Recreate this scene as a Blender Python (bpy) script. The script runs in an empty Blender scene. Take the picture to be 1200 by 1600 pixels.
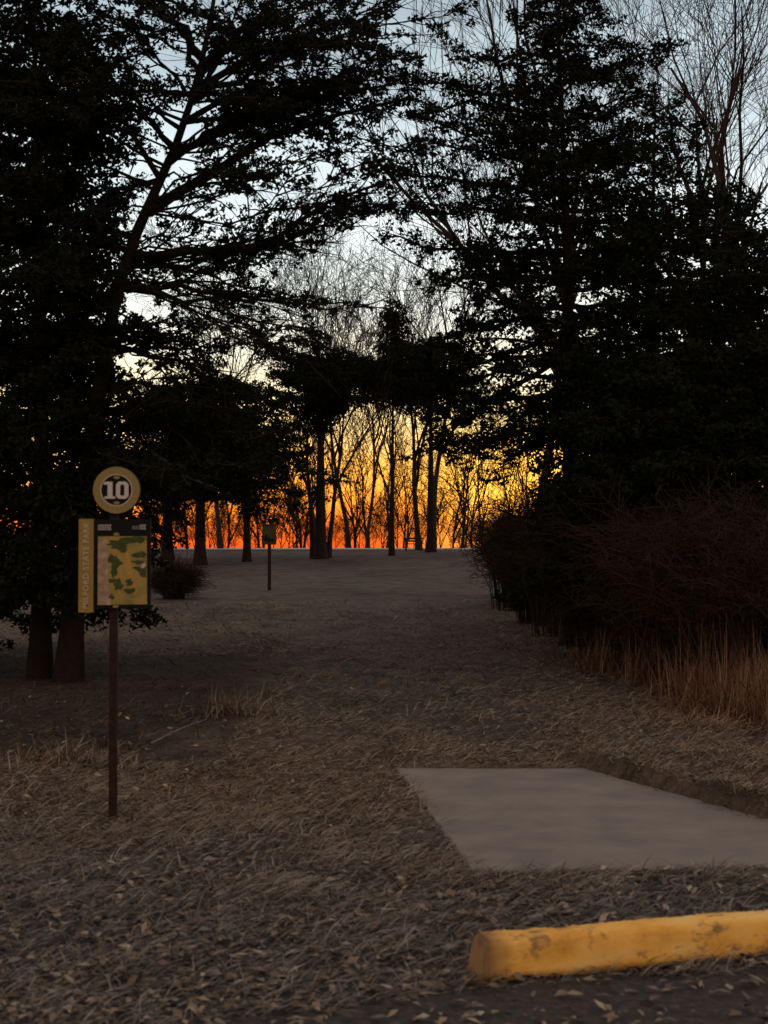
import bpy, math
import numpy as np

# ---------------------------------------------------------------- camera, sky, sun, exposure
sc = bpy.context.scene
COL = sc.collection
F = 2310.0                       # focal length in photograph pixels (1200 x 1600)
PITCH = math.atan(60 / F)
CAMZ = 1.5
cam = bpy.data.cameras.new('camera')
cam.sensor_fit = 'VERTICAL'; cam.sensor_height = 24.0; cam.lens = 24.0 * F / 1600.0
cam.clip_start = 0.05; cam.clip_end = 6000
cam_o = bpy.data.objects.new('camera', cam); COL.objects.link(cam_o)
cam_o.location = (0, 0, CAMZ); cam_o.rotation_euler = (math.pi / 2 + PITCH, 0, 0)
sc.camera = cam_o
cam.dof.use_dof = True; cam.dof.focus_distance = 60.0; cam.dof.aperture_fstop = 3.6     # phone lens set on the far field, near things a little soft
sc.render.filter_size = 1.9

SUN_AZ = math.radians(4.3)       # to the right of the view axis (+Y)
SUN_EL = math.radians(-0.6)
world = bpy.data.worlds.new('World'); sc.world = world; world.use_nodes = True
wt = world.node_tree; wn = wt.nodes; wl = wt.links
wn.clear()
def wnode(t, **k):
    n = wn.new(t)
    for a, b in k.items(): setattr(n, a, b)
    return n
def wmath(op, a, b=None, c=None, clamp=False):
    n = wnode('ShaderNodeMath', operation=op, use_clamp=clamp)
    for i, v in enumerate((a, b, c)):
        if v is None: continue
        if isinstance(v, (int, float)): n.inputs[i].default_value = v
        else: wl.new(v, n.inputs[i])
    return n.outputs[0]
def wramp(fac, stops):
    n = wnode('ShaderNodeValToRGB'); r = n.color_ramp
    while len(r.elements) > 1: r.elements.remove(r.elements[-1])
    for i, (p, c) in enumerate(stops):
        e = r.elements[0] if i == 0 else r.elements.new(p)
        e.position = p; e.color = (*c, 1)
    wl.new(fac, n.inputs[0]); return n.outputs[0]
tc = wnode('ShaderNodeTexCoord')
nrm = wnode('ShaderNodeVectorMath', operation='NORMALIZE'); wl.new(tc.outputs['Generated'], nrm.inputs[0])
sep = wnode('ShaderNodeSeparateXYZ'); wl.new(nrm.outputs[0], sep.inputs[0])
elev = wmath('DIVIDE', wmath('ARCSINE', sep.outputs['Z']), math.pi / 2, clamp=True)   # 0 horizon .. 1 zenith
# long thin bands of high cloud shift the colours a little
mp = wnode('ShaderNodeMapping'); mp.inputs['Scale'].default_value = (2.2, 2.2, 22.0)
wl.new(nrm.outputs[0], mp.inputs['Vector'])
nz = wnode('ShaderNodeTexNoise'); nz.inputs['Scale'].default_value = 1.6; nz.inputs['Detail'].default_value = 5
wl.new(mp.outputs[0], nz.inputs['Vector'])
cl = wmath('SUBTRACT', nz.outputs[0], 0.5)
elev_w = wmath('MULTIPLY', elev, wmath('ADD', 1.0, wmath('MULTIPLY', cl, 0.5)), clamp=True)
D = 1 / 90.0
west = wramp(elev_w, [(0.0, (.80, .085, .012)), (0.9*D, (1.15, .20, .018)), (2.0*D, (1.45, .42, .035)), (3.2*D, (1.45, .66, .10)),
                      (4.8*D, (1.2, .88, .36)), (6.8*D, (.95, .88, .64)), (9*D, (.88, .92, .82)), (12*D, (.78, .87, .88)),
                      (15.5*D, (.56, .66, .70)), (20*D, (.33, .41, .46)), (30*D, (.30, .34, .38)), (50*D, (.33, .32, .32)), (1.0, (.34, .31, .29))])
east = wramp(elev_w, [(0.0, (.36, .25, .21)), (6*D, (.52, .36, .29)), (14*D, (.58, .43, .35)), (28*D, (.50, .40, .34)), (50*D, (.40, .34, .31)), (1.0, (.34, .31, .29))])
sx, sy = math.sin(SUN_AZ), math.cos(SUN_AZ)
hl = wmath('SQRT', wmath('ADD', wmath('MULTIPLY', sep.outputs['X'], sep.outputs['X']), wmath('ADD', wmath('MULTIPLY', sep.outputs['Y'], sep.outputs['Y']), 1e-5)))
caz = wmath('DIVIDE', wmath('ADD', wmath('MULTIPLY', sep.outputs['X'], sx), wmath('MULTIPLY', sep.outputs['Y'], sy)), hl)
mr = wnode('ShaderNodeMapRange', interpolation_type='SMOOTHSTEP'); wl.new(caz, mr.inputs[0])
mr.inputs[1].default_value = -0.2; mr.inputs[2].default_value = 0.92; mr.inputs[3].default_value = 0; mr.inputs[4].default_value = 1
mixs = wnode('ShaderNodeMix', data_type='RGBA'); wl.new(mr.outputs[0], mixs.inputs['Factor']); wl.new(east, mixs.inputs['A']); wl.new(west, mixs.inputs['B'])
# glow round the point where the sun went down
gd = (math.sin(SUN_AZ) * math.cos(.035), math.cos(SUN_AZ) * math.cos(.035), math.sin(.035))
dt = wnode('ShaderNodeVectorMath', operation='DOT_PRODUCT'); wl.new(nrm.outputs[0], dt.inputs[0]); dt.inputs[1].default_value = gd
ang = wmath('ARCCOSINE', wmath('MINIMUM', dt.outputs['Value'], 0.999999))
g = wmath('EXPONENT', wmath('MULTIPLY', wmath('MULTIPLY', ang, ang), -1 / (2 * math.radians(1.9) ** 2)))
glow = wnode('ShaderNodeMix', data_type='RGBA', blend_type='ADD'); glow.inputs['Factor'].default_value = 1
gc = wnode('ShaderNodeMix', data_type='RGBA'); wl.new(g, gc.inputs['Factor']); gc.inputs['A'].default_value = (0, 0, 0, 1); gc.inputs['B'].default_value = (.75, .55, .07, 1)
wl.new(mixs.outputs['Result'], glow.inputs['A']); wl.new(gc.outputs['Result'], glow.inputs['B'])
sky = wnode('ShaderNodeTexSky', sky_type='NISHITA', sun_disc=False)
sky.sun_elevation = SUN_EL; sky.sun_rotation = SUN_AZ; sky.dust_density = 2.0
bg1 = wnode('ShaderNodeBackground'); wl.new(sky.outputs[0], bg1.inputs[0]); bg1.inputs[1].default_value = 0.05
bg2 = wnode('ShaderNodeBackground'); wl.new(glow.outputs['Result'], bg2.inputs[0]); bg2.inputs[1].default_value = 1.0
add = wnode('ShaderNodeAddShader'); wl.new(bg1.outputs[0], add.inputs[0]); wl.new(bg2.outputs[0], add.inputs[1])
wo = wnode('ShaderNodeOutputWorld'); wl.new(add.outputs[0], wo.inputs['Surface'])

sun = bpy.data.lights.new('sun', 'SUN'); sun.energy = 0.15; sun.color = (1, .55, .25); sun.angle = math.radians(3)
sun_o = bpy.data.objects.new('sun', sun); COL.objects.link(sun_o)
sun_o.rotation_euler = (math.radians(89.6), 0, math.pi - SUN_AZ); sun_o.location = (30, 400, 30)

sc.view_settings.view_transform = 'Standard'; sc.view_settings.look = 'None'
sc.view_settings.exposure = 0.35; sc.view_settings.gamma = 1.0; sc.view_settings.use_curve_mapping = False
sc.cycles.max_bounces = 2; sc.cycles.diffuse_bounces = 1; sc.cycles.glossy_bounces = 1; sc.cycles.transparent_max_bounces = 4

# ---------------------------------------------------------------- helpers
R = np.random.default_rng
CT, ST = math.cos(PITCH), math.sin(PITCH)
def P(px, py, Y):
    """the point at distance Y seen at a place in the photograph"""
    x = (px - 600) / F; y = (800 - py) / F
    yd = CT - y * ST; zd = ST + y * CT
    return np.array([x / yd * Y, Y, CAMZ + zd / yd * Y])

_GY = np.array([-60, 0, 10, 14, 18, 28, 40, 50, 60, 70, 78, 86, 100, 130, 300, 4000.])
_GZ = np.array([0, 0, 0, .01, .035, .14, .42, .78, 1.17, 1.47, 1.60, 1.60, 1.30, .6, 0, 0.])
_ys = np.linspace(-60, 4000, 16241); _zs = np.interp(_ys, _GY, _GZ)
_k = np.hanning(33); _k /= _k.sum(); _zs = np.convolve(np.pad(_zs, 16, mode='edge'), _k, 'valid')
# tee pad outline on the ground (far left, far right, near right, near left)
PAD = np.array([(.087, 10.1), (1.355, 10.1), (2.56, 7.05), (.416, 6.86)])
def sstep(a, b, x):
    t = np.clip((x - a) / (b - a), 0, 1); return t * t * (3 - 2 * t)
def edge_d(p, q, X, Y):          # signed distance, positive on the left of p->q
    dx, dy = q[0] - p[0], q[1] - p[1]; L = math.hypot(dx, dy)
    return (dx * (Y - p[1]) - dy * (X - p[0])) / L
def gz(X, Y):
    X = np.asarray(X, float); Y = np.asarray(Y, float)
    z = np.interp(Y, _ys, _zs)
    w = np.exp(-((Y - 12) / 14.0) ** 2)
    z = z + (.020 * np.sin(X * 1.7 + .6) * np.cos(Y * 1.3) + .012 * np.sin(X * 4.1 + Y * 2.3)) * w * sstep(5.6, 8.5, Y)
    z = z + .06 * np.sin(X * .21 + 1.0) * sstep(18, 35, Y) * (1 - sstep(60, 75, Y))
    # bank on the far side of the pad, a little higher than the concrete
    d = edge_d(PAD[1], PAD[2], X, Y)
    inb = sstep(0.0, .07, d) * (1 - sstep(1.6, 3.5, d)) * sstep(6.4, 7.4, Y) * (1 - sstep(10.1, 11.0, Y))
    z = z + .12 * inb
    inside = np.minimum.reduce([-edge_d(PAD[i], PAD[(i + 1) % 4], X, Y) for i in range(4)])
    z = np.where(inside > 0.03, -.06, z)
    return z

def link(o, parent=None):
    COL.objects.link(o)
    if parent is not None: o.parent = parent
    return o
def tag(o, label=None, cat=None, group=None, kind=None):
    if label: o['label'] = label
    if cat: o['category'] = cat
    if group: o['group'] = group
    if kind: o['kind'] = kind
    return o
def empty(name, loc=(0, 0, 0), rz=0):
    o = bpy.data.objects.new(name, None); o.location = tuple(float(v) for v in loc); o.rotation_euler[2] = rz
    o.empty_display_size = .2
    return link(o)
def mesh_np(name, V, polys_flat, sizes, mat=None, smooth=False, colors=None):
    """V (n,3); polys_flat loop vertex indices; sizes per-polygon corner counts"""
    me = bpy.data.meshes.new(name)
    V = np.asarray(V, np.float32); lf = np.asarray(polys_flat, np.int32); sz = np.asarray(sizes, np.int32)
    me.vertices.add(len(V)); me.vertices.foreach_set('co', V.ravel())
    me.loops.add(len(lf)); me.loops.foreach_set('vertex_index', lf)
    me.polygons.add(len(sz)); st = np.zeros(len(sz), np.int32); st[1:] = np.cumsum(sz)[:-1]
    me.polygons.foreach_set('loop_start', st); me.polygons.foreach_set('loop_total', sz)
    if colors is not None:
        a = me.color_attributes.new('Col', 'FLOAT_COLOR', 'POINT')
        a.data.foreach_set('color', np.asarray(colors, np.float32).ravel())
    if smooth: me.polygons.foreach_set('use_smooth', np.ones(len(sz), bool))
    me.update(calc_edges=True); me.validate()
    if mat: me.materials.append(mat)
    return me
def obj(name, me, parent=None):
    return link(bpy.data.objects.new(name, me), parent)

class Shape:
    """vertices and faces collected into one mesh"""
    def __init__(s): s.v = []; s.f = []
    def add(s, V, Fs):
        b = len(s.v); s.v += [tuple(map(float, p)) for p in V]; s.f += [tuple(b + i for i in f) for f in Fs]; return s
    def box(s, x0, x1, y0, y1, z0, z1):
        return s.add([(x0,y0,z0),(x1,y0,z0),(x1,y1,z0),(x0,y1,z0),(x0,y0,z1),(x1,y0,z1),(x1,y1,z1),(x0,y1,z1)],
                     [(3,2,1,0),(4,5,6,7),(0,1,5,4),(1,2,6,5),(2,3,7,6),(3,0,4,7)])
    def prism(s, pts, y0, y1):       # outline in XZ, pushed along Y (y0 front)
        n = len(pts); V = [(x, y0, z) for x, z in pts] + [(x, y1, z) for x, z in pts]
        return s.add(V, [tuple(range(n)), tuple(range(2*n-1, n-1, -1))] + [(i, i+n, (i+1) % n + n, (i+1) % n) for i in range(n)])
    def ring(s, r0, r1, y0, y1, cx=0, cz=0, n=64):
        V = []
        for r, y in ((r0, y0), (r1, y0), (r1, y1), (r0, y1)):
            V += [(cx + r*math.cos(2*math.pi*i/n), y, cz + r*math.sin(2*math.pi*i/n)) for i in range(n)]
        Fs = []
        for k in range(4):
            for i in range(n):
                j = (i+1) % n; Fs.append((k*n+i, k*n+j, (k+1) % 4*n+j, (k+1) % 4*n+i))
        return s.add(V, Fs)
    def build(s, name, mat, parent=None, bevel=0, smooth=False):
        me = bpy.data.meshes.new(name); me.from_pydata(s.v, [], s.f); me.update()
        me.materials.append(mat)
        if smooth:
            for p in me.polygons: p.use_smooth = True
        o = obj(name, me, parent)
        if bevel:
            m = o.modifiers.new('bevel', 'BEVEL'); m.width = bevel; m.segments = 2; m.limit_method = 'ANGLE'
        return o
def ell(cx, cz, rx, rz, n=24):
    return [(cx + rx*math.cos(2*math.pi*i/n), cz + rz*math.sin(2*math.pi*i/n)) for i in range(n)]

class Tubes:
    """many tapered tubes, gathered by (points, sides) and meshed together"""
    def __init__(s): s.g = {}
    def add(s, pts, rad, k=4):
        s.g.setdefault((len(pts), k), []).append((pts, rad))
    def mesh(s, name, mat, off=(0, 0, 0), smooth=True):
        Vs, Ls, b = [], [], 0
        for (n, k), L in s.g.items():
            Pt = np.array([a for a, _ in L], float); Rd = np.array([r for _, r in L], float)
            T = np.gradient(Pt, axis=1); T /= np.linalg.norm(T, axis=2, keepdims=True) + 1e-9
            ref = np.where(np.abs(T[..., 2:3]) < .8, np.array([0, 0, 1.]), np.array([1., 0, 0]))
            A = np.cross(T, ref); A /= np.linalg.norm(A, axis=2, keepdims=True) + 1e-9
            B = np.cross(T, A)
            th = np.arange(k) * 2 * math.pi / k
            ring = Pt[:, :, None] + Rd[:, :, None, None] * (A[:, :, None] * np.cos(th)[:, None] + B[:, :, None] * np.sin(th)[:, None])
            m = len(L); Vs.append(ring.reshape(-1, 3))
            i0 = (np.arange(m)[:, None, None] * n + np.arange(n - 1)[None, :, None]) * k
            j = np.arange(k); j1 = (j + 1) % k
            q = np.stack([i0 + j, i0 + j1, i0 + k + j1, i0 + k + j], -1) + b
            Ls.append(q.reshape(-1)); b += m * n * k
        V = np.concatenate(Vs) - np.asarray(off); lf = np.concatenate(Ls)
        return mesh_np(name, V, lf, np.full(len(lf) // 4, 4), mat, smooth)

def curve3(p0, p1, p2, n):
    t = np.linspace(0, 1, n)[:, None]
    return (1-t)**2 * p0 + 2*t*(1-t) * p1 + t*t * p2
def polyline(pts, n):
    pts = np.array(pts, float); s = np.r_[0, np.cumsum(np.linalg.norm(np.diff(pts, axis=0), axis=1))]
    u = np.linspace(0, s[-1], 4 * n)
    q = np.stack([np.interp(u, s, pts[:, i]) for i in range(3)], 1)
    w = max(3, (n // 2) | 1); ker = np.hanning(w + 2)[1:-1]; ker /= ker.sum()
    qq = np.stack([np.convolve(np.pad(q[:, i], w // 2, mode='edge'), ker, 'valid') for i in range(3)], 1)
    qq[0] = q[0]; qq[-1] = q[-1]
    return qq[np.linspace(0, 4 * n - 1, n).round().astype(int)]

# ---------------------------------------------------------------- materials
def mat(name, base=(.1, .1, .1), rough=.9, noise=None, bump=None, spec=.2, attr=False, stops=None, coords='Object'):
    m = bpy.data.materials.new(name); m.use_nodes = True; nt = m.node_tree; N = nt.nodes; L = nt.links
    b = N['Principled BSDF']; b.inputs['Roughness'].default_value = rough; b.inputs['Base Color'].default_value = (*base, 1)
    b.inputs['Specular IOR Level'].default_value = spec
    t = N.new('ShaderNodeTexCoord')
    if attr:
        a = N.new('ShaderNodeVertexColor'); a.layer_name = 'Col'; L.new(a.outputs[0], b.inputs['Base Color'])
    if noise:
        n = N.new('ShaderNodeTexNoise'); n.inputs['Scale'].default_value = noise; n.inputs['Detail'].default_value = 6; n.inputs['Roughness'].default_value = .62
        L.new(t.outputs[coords], n.inputs['Vector'])
        r = N.new('ShaderNodeValToRGB'); e = r.color_ramp.elements
        ss = stops or [(.3, tuple(c * .55 for c in base)), (.7, tuple(c * 1.35 for c in base))]
        e[0].position = ss[0][0]; e[0].color = (*ss[0][1], 1); e[1].position = ss[-1][0]; e[1].color = (*ss[-1][1], 1)
        for p_, c_ in ss[1:-1]:
            x = e.new(p_); x.color = (*c_, 1)
        L.new(n.outputs[0], r.inputs[0]); L.new(r.outputs[0], b.inputs['Base Color'])
    if bump:
        n2 = N.new('ShaderNodeTexNoise'); n2.inputs['Scale'].default_value = bump[0]; n2.inputs['Detail'].default_value = 8
        L.new(t.outputs[coords], n2.inputs['Vector'])
        bp = N.new('ShaderNodeBump'); bp.inputs['Strength'].default_value = bump[1]; bp.inputs['Distance'].default_value = bump[2]
        L.new(n2.outputs[0], bp.inputs['Height']); L.new(bp.outputs[0], b.inputs['Normal'])
    return m

def ground_material():
    m = bpy.data.materials.new('dry_turf'); m.use_nodes = True; nt = m.node_tree; N = nt.nodes; L = nt.links
    b = N['Principled BSDF']; b.inputs['Roughness'].default_value = .95; b.inputs['Specular IOR Level'].default_value = .1
    t = N.new('ShaderNodeTexCoord')
    def noise(scale, sc3=(1, 1, 1), det=6, ro=.6):
        mp = N.new('ShaderNodeMapping'); mp.inputs['Scale'].default_value = sc3; L.new(t.outputs['Object'], mp.inputs[0])
        n = N.new('ShaderNodeTexNoise'); n.inputs['Scale'].default_value = scale; n.inputs['Detail'].default_value = det; n.inputs['Roughness'].default_value = ro
        L.new(mp.outputs[0], n.inputs['Vector']); return n.outputs[0]
    def ramp(f, ss):
        r = N.new('ShaderNodeValToRGB'); e = r.color_ramp.elements
        e[0].position = ss[0][0]; e[0].color = (*ss[0][1], 1); e[1].position = ss[-1][0]; e[1].color = (*ss[-1][1], 1)
        for p_, c_ in ss[1:-1]:
            x = e.new(p_); x.color = (*c_, 1)
        L.new(f, r.inputs[0]); return r.outputs[0]
    def mix(f, a, c, mode='MIX'):
        x = N.new('ShaderNodeMix'); x.data_type = 'RGBA'; x.blend_type = mode
        if isinstance(f, float): x.inputs['Factor'].default_value = f
        else: L.new(f, x.inputs['Factor'])
        L.new(a, x.inputs['A']); L.new(c, x.inputs['B']); return x.outputs['Result']
    def mth(op, a, c, clamp=False):
        x = N.new('ShaderNodeMath'); x.operation = op; x.use_clamp = clamp
        for i, v in enumerate((a, c)):
            if isinstance(v, (int, float)): x.inputs[i].default_value = v
            else: L.new(v, x.inputs[i])
        return x.outputs[0]
    def rng(v, a, c):
        x = N.new('ShaderNodeMapRange'); x.interpolation_type = 'SMOOTHSTEP'; L.new(v, x.inputs[0]); x.inputs[1].default_value = a; x.inputs[2].default_value = c; return x.outputs[0]
    s = N.new('ShaderNodeSeparateXYZ'); L.new(t.outputs['Object'], s.inputs[0])
    X, Y = s.outputs['X'], s.outputs['Y']
    fine = noise(9, (1, 2.2, 1), 9, .72)
    patch = noise(.55, (1, .7, 1), 5)
    straw = ramp(fine, [(.30, (.060, .042, .030)), (.48, (.135, .096, .068)), (.62, (.20, .145, .105)), (.80, (.28, .21, .155))])
    worn = ramp(fine, [(.28, (.050, .040, .034)), (.50, (.105, .085, .072)), (.72, (.175, .145, .122))])
    # the worn line of play runs up the middle of the field
    cx = mth('ADD', mth('MULTIPLY', mth('SUBTRACT', Y, 10), -.012), .35)
    half = mth('ADD', mth('MULTIPLY', Y, .055), .35)
    d = mth('DIVIDE', mth('ABSOLUTE', mth('SUBTRACT', X, cx), 0), half)
    inpath = mth('SUBTRACT', 1.0, rng(mth('ADD', d, mth('MULTIPLY', mth('SUBTRACT', patch, .5), 2.4)), .55, 1.5))
    inpath = mth('MULTIPLY', inpath, rng(Y, 9.5, 13.5))
    c = mix(inpath, straw, worn)
    # far field, thin grey winter grass
    c = mix(rng(Y, 24, 44), c, worn)
    # dusty verge beside the car park
    near = mth('SUBTRACT', 1.0, rng(mth('ADD', Y, mth('MULTIPLY', mth('SUBTRACT', patch, .5), 5.0)), 5.4, 8.8))
    verge = ramp(noise(22, (1, 2, 1), 8, .75), [(.30, (.045, .041, .043)), (.52, (.105, .095, .095)), (.75, (.19, .17, .165))])
    c = mix(near, c, verge)
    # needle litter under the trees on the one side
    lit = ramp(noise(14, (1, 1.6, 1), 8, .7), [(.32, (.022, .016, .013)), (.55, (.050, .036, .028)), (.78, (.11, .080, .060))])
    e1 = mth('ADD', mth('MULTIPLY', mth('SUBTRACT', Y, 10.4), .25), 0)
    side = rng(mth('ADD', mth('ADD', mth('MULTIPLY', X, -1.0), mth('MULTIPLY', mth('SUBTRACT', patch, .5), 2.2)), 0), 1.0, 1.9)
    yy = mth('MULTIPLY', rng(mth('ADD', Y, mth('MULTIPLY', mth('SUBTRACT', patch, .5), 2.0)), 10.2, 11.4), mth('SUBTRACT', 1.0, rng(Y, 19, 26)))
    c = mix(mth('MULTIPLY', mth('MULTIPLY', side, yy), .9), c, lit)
    # pale and dark blotches
    bl = ramp(noise(1.7, (1, .8, 1), 7, .65), [(.33, (.55, .55, .55)), (.5, (1, 1, 1)), (.7, (1.25, 1.22, 1.18))])
    c = mix(1.0, c, bl, 'MULTIPLY')
    b2_ = ramp(noise(.33, (1, .45, 1), 6, .6), [(.34, (.62, .62, .64)), (.5, (1, 1, 1)), (.68, (1.22, 1.18, 1.14))])
    c = mix(1.0, c, b2_, 'MULTIPLY')
    L.new(c, b.inputs['Base Color'])
    n2 = noise(26, (1, 2, 1), 9, .75)
    bp = N.new('ShaderNodeBump'); bp.inputs['Strength'].default_value = .9; bp.inputs['Distance'].default_value = .04
    L.new(n2, bp.inputs['Height']); L.new(bp.outputs[0], b.inputs['Normal'])
    return m

M = {}
M['turf'] = ground_material()
M['asphalt'] = mat('asphalt', (.055, .045, .04), .92, noise=30, bump=(180, .6, .01), stops=[(.3, (.024, .021, .02)), (.55, (.055, .046, .042)), (.75, (.10, .082, .07))])
M['concrete'] = mat('tee_concrete', (.2, .17, .15), .9, noise=2.2, bump=(90, .25, .004), stops=[(.28, (.155, .128, .112)), (.5, (.205, .168, .146)), (.72, (.26, .21, .18))])
M['pale_strip'] = mat('crest_pale', (.46, .42, .40), .9, noise=1.5, bump=(30, .3, .01))
M['bark'] = mat('cedar_bark', (.022, .014, .010), .95, noise=14, bump=(40, .8, .02))
M['bark2'] = mat('grey_bark', (.030, .024, .020), .95, noise=9, bump=(25, .8, .03))
M['dead'] = mat('dead_wood', (.16, .13, .11), .95, noise=20)
M['twig'] = mat('twig_bark', (.035, .020, .014), .95)
M['needle'] = mat('cedar_needles', (.012, .015, .008), .9, spec=.05)
M['bramble'] = mat('bramble_stems', (.042, .029, .023), .95, spec=.05, noise=3, coords='Object')
M['grass'] = mat('straw_blades', attr=True, rough=.9, spec=.08)
M['leaf'] = mat('fallen_leaf', attr=True, rough=.85, spec=.1)

# ---------------------------------------------------------------- ground
xs = np.unique(np.concatenate([np.linspace(-900, -60, 12), np.linspace(-60, -8, 40), np.linspace(-8, -2.5, 56), np.linspace(-2.5, 3.2, 143), np.linspace(3.2, 9, 58), np.linspace(9, 60, 40), np.linspace(60, 900, 12)]))
ys = np.unique(np.concatenate([np.linspace(-60, 3.6, 24), np.linspace(3.6, 11.2, 191), np.linspace(11.2, 20, 90), np.linspace(20, 110, 130), np.linspace(110, 400, 20), np.linspace(400, 3500, 14)]))
GX, GY = np.meshgrid(xs, ys)
GZ = gz(GX, GY)
rr = R(1)
GZ += rr.normal(0, .005, GZ.shape) * ((GY > 5.4) & (GY < 20))
nx, ny = len(xs), len(ys)
idx = np.arange(nx * ny).reshape(ny, nx)
q = np.stack([idx[:-1, :-1], idx[:-1, 1:], idx[1:, 1:], idx[1:, :-1]], -1).reshape(-1)
gme = mesh_np('ground', np.stack([GX, GY, GZ], -1).reshape(-1, 3), q, np.full(len(q) // 4, 4), M['turf'], True)
tag(obj('ground', gme), 'dry brown winter turf rising to the crest of the field', 'ground', kind='structure')

# car park asphalt: its edge runs along the wheel stop
ANG = math.radians(17)
EDGE0 = np.array([.36, 5.06])
def asphalt_edge(X): return EDGE0[1] + (X - EDGE0[0]) * math.tan(ANG) + .05 * np.sin(X * 3.1) + .03 * np.sin(X * 9.7 + 1)
ax = np.linspace(-9, 9, 361); ae = asphalt_edge(ax) + R(2).normal(0, .012, 361)
V = np.concatenate([np.stack([ax, np.full(361, -40.), np.full(361, .006)], 1), np.stack([ax, ae, np.full(361, .006)], 1)])
i = np.arange(360)
tag(obj('road', mesh_np('road', V, np.stack([i, i + 1, i + 362, i + 361], -1).reshape(-1), np.full(360, 4), M['asphalt'])), 'dark worn asphalt of the car park edge', 'road', kind='structure')

# strip added to draw the pale line along the crest
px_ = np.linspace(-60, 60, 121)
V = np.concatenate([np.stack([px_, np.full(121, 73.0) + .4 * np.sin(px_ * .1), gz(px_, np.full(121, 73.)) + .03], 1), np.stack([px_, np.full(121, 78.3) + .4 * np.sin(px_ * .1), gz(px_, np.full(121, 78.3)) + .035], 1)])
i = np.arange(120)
tag(obj('pale_strip', mesh_np('pale_strip', V, np.stack([i, i + 1, i + 122, i + 121], -1).reshape(-1), np.full(120, 4), M['pale_strip'])), 'pale strip running along the crest of the field', 'pale_strip', kind='structure')

# concrete tee pad: slab with soft broken edges
rr = R(3); n = 40
def side(p, q_, n, amp):
    t = np.linspace(0, 1, n, endpoint=False)[:, None]; o_ = p + (q_ - p) * t
    nr = np.array([q_[1] - p[1], p[0] - q_[0]]); nr /= np.linalg.norm(nr)
    return o_ + nr * rr.normal(0, amp, (n, 1))
out = np.concatenate([side(PAD[k], PAD[(k + 1) % 4], n, .008) for k in range(4)])
c0 = out.mean(0); inn = c0 + (out - c0) * .994
m_ = len(out)
V = [(x, y, -.09) for x, y in out] + [(x, y, .012) for x, y in out] + [(x, y, .020) for x, y in inn]
Fs = [tuple(range(2 * m_, 3 * m_))[::-1]] + [(k * m_ + i, k * m_ + (i + 1) % m_, (k + 1) * m_ + (i + 1) % m_, (k + 1) * m_ + i) for k in range(2) for i in range(m_)]
pm = bpy.data.meshes.new('tee_pad'); pm.from_pydata([tuple(map(float, v)) for v in V], [], Fs); pm.update(); pm.materials.append(M['concrete'])
tag(obj('tee_pad', pm), 'flat grey concrete tee pad sunk in dry grass behind the yellow wheel stop', 'tee pad')

# ---------------------------------------------------------------- evergreens
def leaves(cl, rng_, per, size, flat=.55):
    """cl: clump rows (x,y,z,r); returns vertices of single triangles, slender and turned every way"""
    cl = np.asarray(cl); n = len(cl) * per
    c = np.repeat(cl, per, 0)
    d = rng_.normal(size=(n, 3)); d /= np.linalg.norm(d, axis=1, keepdims=True)
    p = c[:, :3] + d * (rng_.random((n, 1)) ** .5) * c[:, 3:4] * np.array([1, 1, flat])
    a = rng_.normal(size=(n, 3)) + d * .8; a[:, 2] *= .7; a /= np.linalg.norm(a, axis=1, keepdims=True)
    b = np.cross(a, rng_.normal(size=(n, 3))); b /= np.linalg.norm(b, axis=1, keepdims=True) + 1e-9
    s = size * (.6 + .8 * rng_.random((n, 1)))
    V = np.stack([p - b * s * .40, p + b * s * .40, p + a * s * .82], 1)
    return V.reshape(-1, 3)
def foliage_mesh(name, cl, rng_, per, size, off, flat=.55):
    V = leaves(cl, rng_, per, size, flat) - np.asarray(off)
    return mesh_np(name, V, np.arange(len(V)), np.full(len(V) // 3, 3), M['needle'])

def bough(tb, cl, pts, r0, rng_, spread=.8, start=.3, step=.2, clr=.13, cstep=.15, dens=1.0, twig=.012):
    """one limb with side shoots lying in a flat layer; clumps of needles along the shoots"""
    L = np.r_[0, np.cumsum(np.linalg.norm(np.diff(pts, axis=0), axis=1))]; tot = L[-1]
    tb.add(pts, np.linspace(r0, max(.006, r0 * .18), len(pts)), 5)
    s = start * tot; sg = 1
    while s < tot:
        t = s / tot
        p = np.array([np.interp(s, L, pts[:, i]) for i in range(3)])
        k = min(len(pts) - 2, int(t * (len(pts) - 1))); dr = pts[k + 1] - pts[k]; dr = dr / (np.linalg.norm(dr) + 1e-9)
        sd = np.cross(dr, (0, 0, 1)); sd /= np.linalg.norm(sd) + 1e-9
        ln = spread * (.35 + .65 * math.sin(math.pi * min(1, .25 + .75 * (1 - t)))) * (.6 + .7 * rng_.random()) * (1 - .45 * t)
        di = dr * (.5 + .4 * rng_.random()) + sd * sg * (.6 + .5 * rng_.random()) + np.array([0, 0, rng_.normal(.04, .22)])
        di /= np.linalg.norm(di)
        e = p + di * ln; e[2] += rng_.normal(-.03, .06)
        mid = (p + e) / 2 + np.array([0, 0, rng_.normal(.03, .05)])
        sp = curve3(p, mid, e, 4)
        tb.add(sp, np.linspace(twig, .004, 4), 3)
        m = max(1, int(ln / cstep))
        for j in range(m):
            if rng_.random() > dens: continue
            u = (j + .4 + .6 * rng_.random()) / m
            c = (1-u)**2 * p + 2*u*(1-u) * mid + u*u * e + rng_.normal(0, .035, 3)
            cl.append((c[0], c[1], c[2], clr * (.6 + .75 * rng_.random())))
        sg = -sg; s += step * (.6 + .8 * rng_.random())
    for j in range(2):
        c = pts[-1] + rng_.normal(0, .05, 3); cl.append((*c, clr))

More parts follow.
